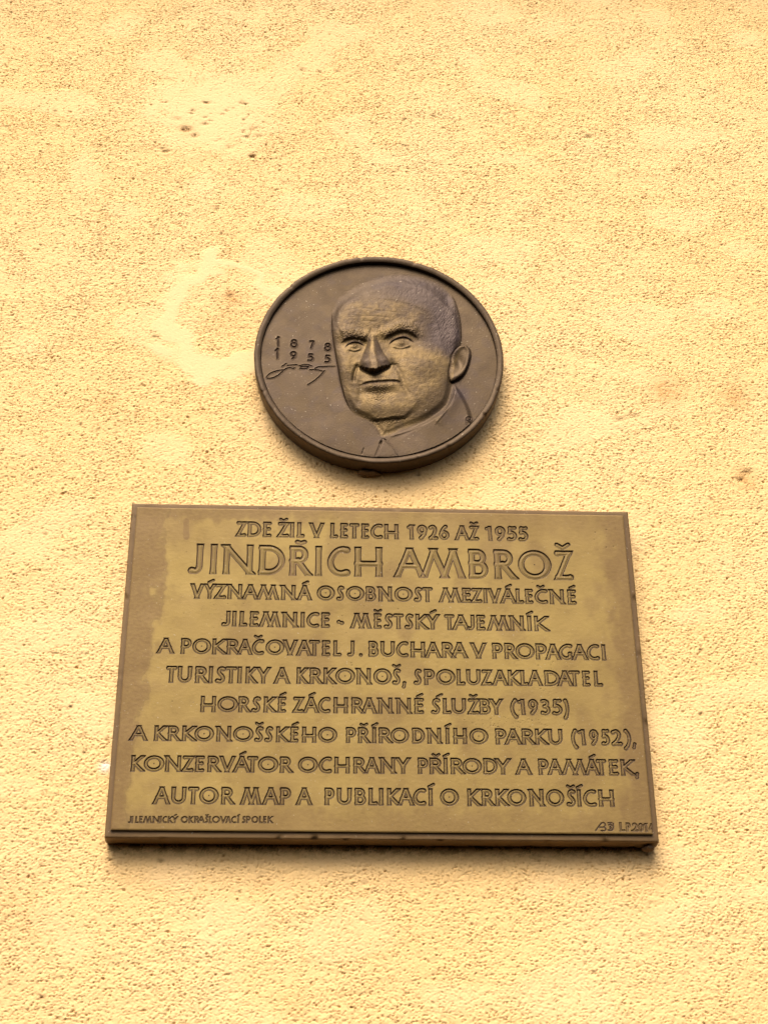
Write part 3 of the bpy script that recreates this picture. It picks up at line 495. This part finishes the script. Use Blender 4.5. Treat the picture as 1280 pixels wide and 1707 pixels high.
    GR = np.maximum(GR, .22*(tarn > .4)*np.clip(1-np.abs(lft-.5)*3, 0, 1)*(X < -240))
    TARNI = tarn
    base = TP + 1.0 + 1.9*sm(hh, -hh, Z)
    Yv = -(base+H)
    co = np.stack([X, Yv, Z], -1).reshape(-1, 3)/1000; Q = grid_quads(nz, nx)
    qi = np.maximum.reduce([IDX[:-1, :-1], IDX[1:, :-1], IDX[:-1, 1:], IDX[1:, 1:]])
    att = dict(grime_shade=np.clip(GR, 0, 1), worn=np.zeros_like(GR), tarnish_sheen=TARNI)
    part = part_from_grid('face_panel', co, Q, qi < 0, M_panel, root, att)
    lab = {1: 'tallest line of carved capitals giving the name', 10: 'tiny line of lettering at the lower left corner', 11: 'monogram and year at the lower right corner', 0: 'topmost line of carved lettering with two years'}
    for k in range(12):
        o = part_from_grid('inscription_line', co, Q, qi == k, M_panel, root, att)
        if k in lab: o['label'] = lab[k]
    # edge of the face panel
    ii = np.arange(nz*nx).reshape(nz, nx); bo = np.concatenate([ii[0, :-1], ii[:-1, -1], ii[-1, :0:-1], ii[:0:-1, 0]])
    f0 = co[bo]; f1 = f0.copy(); f1[:, 1] = -(TP-2)/1000; m = len(bo); i = np.arange(m); j = (i+1) % m
    mesh_np('panel_edge', np.vstack([f0, f1]), np.stack([i, i+m, j+m, j], 1), M_body, root, False, dict(grime_shade=np.full(2*m, .55), worn=np.zeros(2*m), tarnish_sheen=np.ones(2*m)))
    lump('mortar_drip', (290, 12, -PLH/2-3.5), (6, 8, 3.2), root, 3)
    return root

def lump(name, c, r, parent, seed):
    nu, nv = 28, 16; th = np.linspace(0, 2*np.pi, nu, endpoint=False); ph = np.linspace(.02, np.pi-.02, nv)
    T, P = np.meshgrid(th, ph); g = np.random.default_rng(seed)
    k = 1+.16*np.sin(2*T+g.random()*6)*np.sin(P)+.12*np.sin(5*T+g.random()*6)*np.sin(3*P)+.07*np.sin(9*T+3*P)*np.sin(P)
    co = np.stack([c[0]+r[0]*k*np.sin(P)*np.cos(T), -(c[1]+r[1]*k*np.sin(P)*np.sin(T)), c[2]+r[2]*k*np.cos(P)], -1).reshape(-1, 3)/1000
    i = np.arange(nu*nv).reshape(nv, nu); a = i[:-1]; b = i[1:]
    q = np.stack([a, np.roll(a, -1, 1), np.roll(b, -1, 1), b], -1).reshape(-1, 4); n = nu*nv
    return mesh_np(name, co, q, M_mortar, parent, True, dict(grime_shade=np.full(n, .55), worn=np.zeros(n), tarnish_sheen=np.zeros(n)))

build_plaque()

# ------------------------------------------------------------------ round portrait medallion
def build_medallion():
    root = empty('portrait_medallion', (MX/1000, 0, Z0+MZ/1000), 'round dark bronze medallion with the relief portrait of a stern elderly man above the plaque', 'medallion')
    # rim: a lathe with worn arris; tall lip above, low lip below
    n = 720; a = np.linspace(0, 2*np.pi, n, endpoint=False); rr = np.random.default_rng(12)
    ks = lambda w_: np.convolve(np.tile(rr.standard_normal(n), 3), np.ones(w_)/w_, 'same')[n:2*n]*math.sqrt(w_)
    chip = np.convolve(np.tile((rr.random(n) > .988)*rr.random(n), 3), np.hanning(7), 'same')[n:2*n]
    j1, j2 = ks(9), ks(25)
    up = .5+.5*np.sin(a); lipw = 8.2+1.0*np.sin(a)
    field = TM-1.4-4.2*up                       # height of the sunk field beside the lip (mm)
    prof = [(MR-3, -6, 0), (MR-.8, 4, .3), (MR-.2, 12, .4), (MR, TM-2.5, .4), (MR-.3, TM-1.1, 1), (MR-1.1, TM-.3, 1), (MR-2.4, TM, .6)]
    rings = []
    for r, y, jt in prof:
        r_ = r + (j1*.14+j2*.12)*jt - chip*1.8*jt*(y > TM-3); y_ = y + jt*(j1*.1) - chip*1.0*jt*(y > TM-3)
        rings.append(np.stack([r_*np.cos(a), -y_ if np.ndim(y_) else np.full(n, -y_), r_*np.sin(a)], 1))
    for fr, dy in ((1.0, 0.0), (1.02, -.35), (1.06, -1.2)):
        r_ = MR-lipw*fr + j2*.15
        y_ = np.full(n, TM) + dy - .1
        if fr > 1.03: y_ = np.minimum(y_, TM-1.2)
        rings.append(np.stack([r_*np.cos(a), -y_, r_*np.sin(a)], 1))
    r_ = MR-lipw-1.1+j2*.15; rings.append(np.stack([r_*np.cos(a), -(field-4.0), r_*np.sin(a)], 1))
    m = n; co = np.vstack(rings)/1000; q = []
    for k in range(len(rings)-1):
        i = np.arange(m); j = (i+1) % m; q.append(np.stack([k*m+i, k*m+j, (k+1)*m+j, (k+1)*m+i], 1))
    nv = len(co); z = np.zeros(nv); g = z.copy(); g[-2*n:] = .5
    mesh_np('rim', co, np.vstack(q), M_med, root, True, dict(grime_shade=g, worn=z, tarnish_sheen=z+.12))
    # relief
    d = .5; ext = MR-lipw.min()-.6
    xs = np.arange(-ext, ext+.01, d); N = len(xs); X, Z = np.meshgrid(xs, xs); RAD = np.hypot(X, Z)
    nz_ = lambda lz, lx, s, sh=0: fnoise(N, N, d, d, lz, lx, s, sh)
    n_f = nz_(3.0, 3.0, 51); n_m = nz_(9, 9, 52); n_c = nz_(30, 30, 53); n_x = nz_(1.8, 2.2, 54)
    Hm = sculpt(X, Z, n_f, n_m, n_c, n_x, nz_)
    H, GR, IDX, WN, TN = Hm
    # dates and signature are cut into the field
    for ch, x0, x1, zb, zt in DIG:
        polys, b = glyph_polys(ch, x0, x1, zb, zt, 1.15); carve2(H, GR, IDX, xs, polys, 1.15, 1.3, 20, X, Z)
    for P in SIG: carve2(H, GR, IDX, xs, [(smooth_line(P), True)], .55, 1.0, 21, X, Z)
    carve2(H, GR, IDX, xs, [(smooth_line(F['mark']), True)], .5, .8, 22, X, Z)
    fbase = TM-1.4-4.2*(.5+.5*Z/np.maximum(RAD, 1)*sm(0, 120, RAD))
    Y = -(fbase + H)
    co = np.stack([X, Y, Z], -1).reshape(-1, 3)/1000; Q = grid_quads(N, N)
    rq = RAD[:-1, :-1] < ext-1
    # IDX on faces
    qi = IDX[:-1, :-1].copy()
    for B in (IDX[1:, :-1], IDX[:-1, 1:], IDX[1:, 1:]): qi = np.where((B >= 20), np.maximum(qi, B), qi)
    att = dict(grime_shade=np.clip(GR, 0, 1), worn=np.clip(WN, 0, 1), tarnish_sheen=np.clip(TN, 0, 1))
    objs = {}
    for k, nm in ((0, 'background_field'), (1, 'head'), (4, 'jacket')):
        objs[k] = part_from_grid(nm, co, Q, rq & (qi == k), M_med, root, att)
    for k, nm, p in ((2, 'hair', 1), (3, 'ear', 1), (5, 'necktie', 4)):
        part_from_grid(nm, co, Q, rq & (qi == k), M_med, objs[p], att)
    part_from_grid('carved_years', co, Q, rq & (qi == 20), M_med, root, att)
    part_from_grid('carved_signature', co, Q, rq & (qi == 21), M_med, root, att)
    part_from_grid('sculptor_mark', co, Q, rq & (qi == 22), M_med, root, att)
    lump('mounting_plug', (-13, 5, -MR-1.6), (12, 7, 3.2), root, 8)
    return root

def carve2(H, GR, IDX, xs, polys, hw, depth, k, X, Z):
    allp = np.vstack([np.array(p) for p, _ in polys]); m = hw*2+1
    j0, j1 = np.searchsorted(xs, [allp[:, 0].min()-m, allp[:, 0].max()+m]); i0, i1 = np.searchsorted(xs, [allp[:, 1].min()-m, allp[:, 1].max()+m])
    s_ = np.s_[i0:i1, j0:j1]; sd = np.full(X[s_].shape, 9.)
    for p, _ in polys:
        dd, t = dist_poly(X[s_], Z[s_], p); sd = np.minimum(sd, dd-hw)
    t = -sd; H[s_] -= depth*sm(-.3, hw, t); GR[s_] = np.maximum(GR[s_], .85*sm(-.3, .3, t)); IDX[s_] = np.where(t > -.2, k, IDX[s_])
    H[s_] += .25*np.exp(-((t+.7)/.5)**2)

def sculpt(X, Z, n_f, n_m, n_c, n_x, nz_):
    """height (mm) of the portrait over the field, with region index and masks for wear, painted shade and sheen"""
    PAR = .55                                   # a proud point reads higher from the street
    def sh(pts, h): q = np.array(pts, float); q[:, 1] -= PAR*h; return q
    def ridge(pts, h, wd, amp, smooth=True):
        P = sh(pts, h); P = smooth_line(P) if smooth and len(P) > 2 else P
        dd, t = dist_poly(X, Z, P); return amp*np.exp(-(dd/wd)**2)*(.35+.65*sm(0, .12, t)*sm(1, .88, t))
    def blob(c, h, rx, rz, amp, rot=0, ox=0, oz=0):
        p = sh(c, h)[0]; u, v = X-p[0]-ox, Z-p[1]-oz; cr, sr = math.cos(rot), math.sin(rot)
        u, v = u*cr+v*sr, -u*sr+v*cr; return amp*np.exp(-(u/rx)**2-(v/rz)**2)
    def lip(pts, h, below, above, amp):
        """a step along a mostly horizontal line: proud above, falling sharply below"""
        P = smooth_line(sh(pts, h)); o = np.argsort(P[:, 0]); zc = np.interp(X, P[o, 0], P[o, 1])
        fade = sm(P[:, 0].min()-2, P[:, 0].min()+5, X)*sm(P[:, 0].max()+2, P[:, 0].max()-5, X)
        v = Z-zc; return amp*fade*np.where(v > 0, np.exp(-(v/above)**2), np.exp(-(v/below)**2))
    sd_h = sdf_poly(X, Z, sh(F['head'], 1.5)); din = np.maximum(-sd_h, 0)
    sd_f = sdf_poly(X, Z, sh(F['face'], 5)); sd_s = sdf_poly(X, Z, F['suit']); sd_e = sdf_poly(X, Z, sh(F['ear'], 5)); sd_t = sdf_poly(X, Z, F['tie'])
    sd_hair = sdf_poly(X, Z, sh(F['hair'], 5))
    leftness = sm(-20, -50, X)*sm(-100, -60, Z)*sm(80, 40, Z)            # cheek edge: cut back sharply
    rightness = sm(85, 100, X)*sm(15, 30, Z)*sm(105, 90, Z)
    step = np.maximum(leftness, .7*rightness)
    wd = 58-26*leftness
    dome = np.sqrt(np.clip(1-(1-np.clip(din/wd, 0, 1))**2, 0, 1))
    H = 7.5*dome + 2.0*step*sm(0, 1.2, din)
    H = H*(sm(0, 9+16*sm(60, 100, Z), din)*(1-step)+step*sm(0, .8, din))
    # neck falls back under the jaw
    jaw = smooth_line(sh(F['jaw_l'], 6)); o = np.argsort(jaw[:, 0]); zj = np.interp(X, jaw[o, 0], jaw[o, 1])
    zj = np.where(X > jaw[:, 0].max(), jaw[:, 1].max()+(X-jaw[:, 0].max())*.85, zj)
    soft = 3.2+16*sm(25, 65, X)
    H -= 3.0*(1-.8*sm(20, 60, X))*sm(soft, -soft*.35, Z-zj)*sm(0, 8, din)
    H += blob(F['neckc'], 3, 20, 10, 1.0) if 'neckc' in F else 0
    # skull and brow masses
    H += blob(F['forehead'], 12, 46, 24, 2.6) + blob(F['temple'], 10, 16, 26, -1.6)
    H += blob(F['cheek_r'], 12, 26, 20, 2.6) + blob(F['cheek_l'], 12, 13, 18, 2.2) + blob(F['jowl'], 9, 26, 22, 1.2)
    H += blob(F['chin'], 11, 26, 14, 2.6) 
    # eye sockets
    for s_, brow, sock, lid, low, eye, ex, ez in (('l', 'brow_l', 'sock_l', 'lid_l', 'low_l', 'eye_l', 13, 7), ('r', 'brow_r', 'sock_r', 'lid_r', 'low_r', 'eye_r', 17, 8.5)):
        H += ridge(F[brow], 13, 6.5, 3.0)*(1+.05*n_f)
        H += lip(F[sock], 12, 1.5, 6, 2.6)*(1+.06*n_f)
        H += blob(F[eye], 10, ex*1.15, ez*1.15, -4.8, oz=2.0)
        H += blob(F[eye], 10, ex*.72, ez*.72, 4.0)
        H += lip(F[lid], 11, .6, 2.6, 2.8)+ridge(F[lid], 10.0, 1.0, -.8)                      # upper lid, undercut
        H += ridge(F[low], 10, 1.3, 1.1)
        H += blob(F[eye], 10, 3.0, 2.6, 1.1) + blob(F[eye], 10, 1.1, 1.0, -1.4)
        H += blob(F[eye], 10, ex*.9, 3.2, -.7, oz=-9.5)        # bag under the eye
    H += ridge(F['wr4'], 12, 1.4, -.4)+ridge(F['wr5'], 12, 1.4, -.4)
    # nose: a wedge with flat flanks, cut off sharply underneath
    ax = sh(F['nose'], 17); zt, zb = ax[0, 1]+4, ax[-1, 1]
    t = np.clip((zt-Z)/(zt-zb), 0, 1.15); o = np.argsort(ax[:, 1]); xc = np.interp(Z, ax[o, 1], ax[o, 0])
    hl = 5.5+10.5*sm(.15, 1, t)+1.5*sm(.75, 1, t); hr = 6.5+15.5*sm(.1, 1, t)+1.5*sm(.75, 1, t)
    s_ = np.where(X < xc, (xc-X)/hl, (X-xc)/hr)
    bot = np.array([(550, 545), (575, 560), (600, 572), (625, 578), (650, 565), (685, 548), (702, 535)], float)
    bp = sh(F['nosepoly'], 18)[[10, 9, 8, 7, 6, 5, 4]]; zbc = np.interp(X, bp[:, 0], bp[:, 1])
    cut = sm(-.9, .9, Z-zbc+.5*n_f)
    hn = (1.5+8.0*t**1.1)*np.clip(1-s_**1.25, 0, 1)
    hn = np.where(s_ < .22, np.minimum(hn, (1.5+8.0*t**1.1)*(1-.18**1.25)), hn)
    hn *= sm(0, .15, (zt-Z)/(zt-zb))
    wing = blob(F['wing_l'], 14, 7.5, 7, 3.2)+blob(F['wing_r'], 14, 8.5, 8, 3.4)+blob(F['nose_tip'], 15, 9, 8, 1.6)
    H += (hn+wing)*cut
    H -= 1.6*np.exp(-((Z-zbc+2.2)/2.2)**2)*sm(bp[0, 0]-1, bp[0, 0]+4, X)*sm(bp[-1, 0]+1, bp[-1, 0]-4, X)
    # folds, mouth, chin
    H += ridge(F['naso_l'], 12, 2.2, -2.4)+ridge(F['naso_r'], 12, 3.4, -1.2)+ridge(F['corner_r'], 11, 2.2, -.5)
    H += blob([F['mouth'][2]], 11, 26, 14, 2.2)
    H += lip(F['mouth'], 12, 1.5, 5.0, 2.0) + ridge(F['mouth'], 12, 1.5, -2.6) + ridge(F['lip_low'], 11, 4, 1.3)
    H += blob(F['chinpit'], 11, 18, 5, -1.8)*(1+.3*n_f)
    H += ridge([(-22, -40), (-24, -60), (-27, -78)], 0, 4, -.9)
    # ear
    ei = np.maximum(-sd_e, 0)
    H = np.where(sd_e < 0, np.maximum(H, 4.0)*(1-sm(0, 5, ei))+np.maximum(H, 5.0)*sm(0, 5, ei), H)
    ridge_e = ridge(F['helix'], 6, 3.0, 2.6)*(sd_e < 0)
    H += .7*ridge_e + blob(F['concha'], 6, 6, 12, -3.6, .2)*(sd_e < 0) + blob(F['tragus'], 6, 4, 5, 1.5)
    H -= 1.3*np.exp(-((sd_e-.8)/.9)**2)*sm(62, 95, X)*(Z < 30)
    # jacket
    si = np.maximum(-sd_s, 0); inh = sm(-1, 1.5, -sd_h)
    right = sm(10, 60, X)
    H += (1-inh)*(1.3*sm(-4, 40, si)*(1-right)+2.9*sm(0, 7+8*(1-right), si)*right)
    H += (1-inh)*(ridge(F['lapel_r'], 0, 1.3, .6)+ridge(F['lapel_r'], 0, 9, 1.1)+ridge(F['lapel_r2'], 0, 1.4, .7)+ridge(F['lapel_l'], 0, 1.6, .4))
    H += ridge(F['tie_r'], 0, .8, .8)-ridge(F['tie_r'], 0, 2.2, .5)+ridge(F['tie_l'], 0, 1.2, -.6)
    ti = np.maximum(-sd_t, 0); H += .7*sm(0, 3, ti)
    H += ridge(F['seam'], 0, .7, -.8, False)+ridge(F['tiemarks'], 0, 1.0, -1.6, False)+ridge(F['tm2'], 0, .8, -1.2, False)
    # hair: strokes of the modelling tool
    hi = sm(-9, 10, -sd_hair)*sm(0, 3, din); streak = nz_(9, 1.6, 61, .35)
    side = hi*sm(60, 75, X)*sm(85, 60, Z)
    H += hi*.04*streak+side*.07*streak + ridge(F['hairline'], 10, 3, .35)
    for k in ('wr1', 'wr2', 'wr3'): H += ridge(F[k], 12, 1.2, -.2)*(1+.4*n_f)
    # rough clay in brows, lip and chin
    rough = .06 + .16*(ridge(F['brow_l'], 13, 4, 1)+ridge(F['brow_r'], 13, 4, 1)) + blob(F['chinpit'], 11, 13, 10, 1.2)+blob([F['lip_up'][1]], 11, 12, 4, .55)+.55*ridge(F['jaw_l'], 7, 3.5, 1)
    H += rough*(1-.8*hi)*(.35*n_f+.25*n_x)*sm(0, 3, din) + .06*n_m*sm(0, 4, din) + .03*n_c + .02*n_f
    H *= .92
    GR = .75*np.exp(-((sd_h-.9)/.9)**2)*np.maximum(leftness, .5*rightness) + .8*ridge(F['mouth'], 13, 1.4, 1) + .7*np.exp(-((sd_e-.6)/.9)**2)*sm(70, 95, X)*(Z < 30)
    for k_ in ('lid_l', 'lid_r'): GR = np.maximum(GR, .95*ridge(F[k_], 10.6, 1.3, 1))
    for k_ in ('sock_l', 'sock_r'): GR = np.maximum(GR, .72*ridge(F[k_], 11, 2.3, 1)*np.clip(.85+.25*n_f, 0, 1))  # shade under the brows, painted as a dark band
    GR = np.maximum(GR, .75*np.exp(-((Z-zbc+2.0)/1.8)**2)*sm(bp[0, 0]-1, bp[0, 0]+4, X)*sm(bp[-1, 0]+1, bp[-1, 0]-4, X))  # painted shade below the nose
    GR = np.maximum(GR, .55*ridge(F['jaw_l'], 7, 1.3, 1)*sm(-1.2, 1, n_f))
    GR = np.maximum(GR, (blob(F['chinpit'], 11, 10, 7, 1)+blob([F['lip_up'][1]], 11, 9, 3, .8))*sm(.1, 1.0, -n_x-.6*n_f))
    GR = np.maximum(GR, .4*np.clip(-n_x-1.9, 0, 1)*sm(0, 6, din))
    facew = sm(-6, 20, -sd_f)
    WN = facew*(.38+.20*np.tanh(n_c)+.12*np.tanh(n_m)-.20*sm(25, 75, Z)) + .30*sm(0, 5, ei) + .45*sm(0, 5, din)*sm(-85, -100, Z)
    WN = np.clip(WN - hi*.5, 0, 1)*sm(-.5, 1, din)
    WN = np.maximum(WN, .07*sm(.2, 1.6, n_c)*(din <= 0))
    TN = .25*sm(.5, 1.6, nz_(22, 30, 63))*(1-facew*.5) + hi*(.22+.62*sm(-25, 50, X)) + blob(F['temple'], 10, 18, 26, .75) + blob([(78, 22)], 0, 14, 14, .5) + (1-inh)*blob([F['lapel_r'][0]], 0, 16, 20, .55, 0, 4, -6) + .5*sm(.15, .5, s_)*sm(1.05, .8, s_)*cut*sm(.1, .3, t)*(t < 1.1) + blob(F['nose_tip'], 17, 12, 9, .45) + .22*sm(60, -40, Z)*(1-inh)*sm(-1, 1, n_c) + .3*sm(20, 60, X)*sm(-5, 20, Z)*facew  # patina blotches, plus sky sheen painted on hair, temple, nose and lapel
    IDX = np.zeros(X.shape, int)
    IDX[sd_s < 0] = 4; IDX[(sd_t < 0)] = 5; IDX[sd_h < 0] = 1; IDX[(sd_hair < 0) & (sd_h < 0)] = 2; IDX[sd_e < 0] = 3
    return H, GR, IDX, WN, TN


build_medallion()
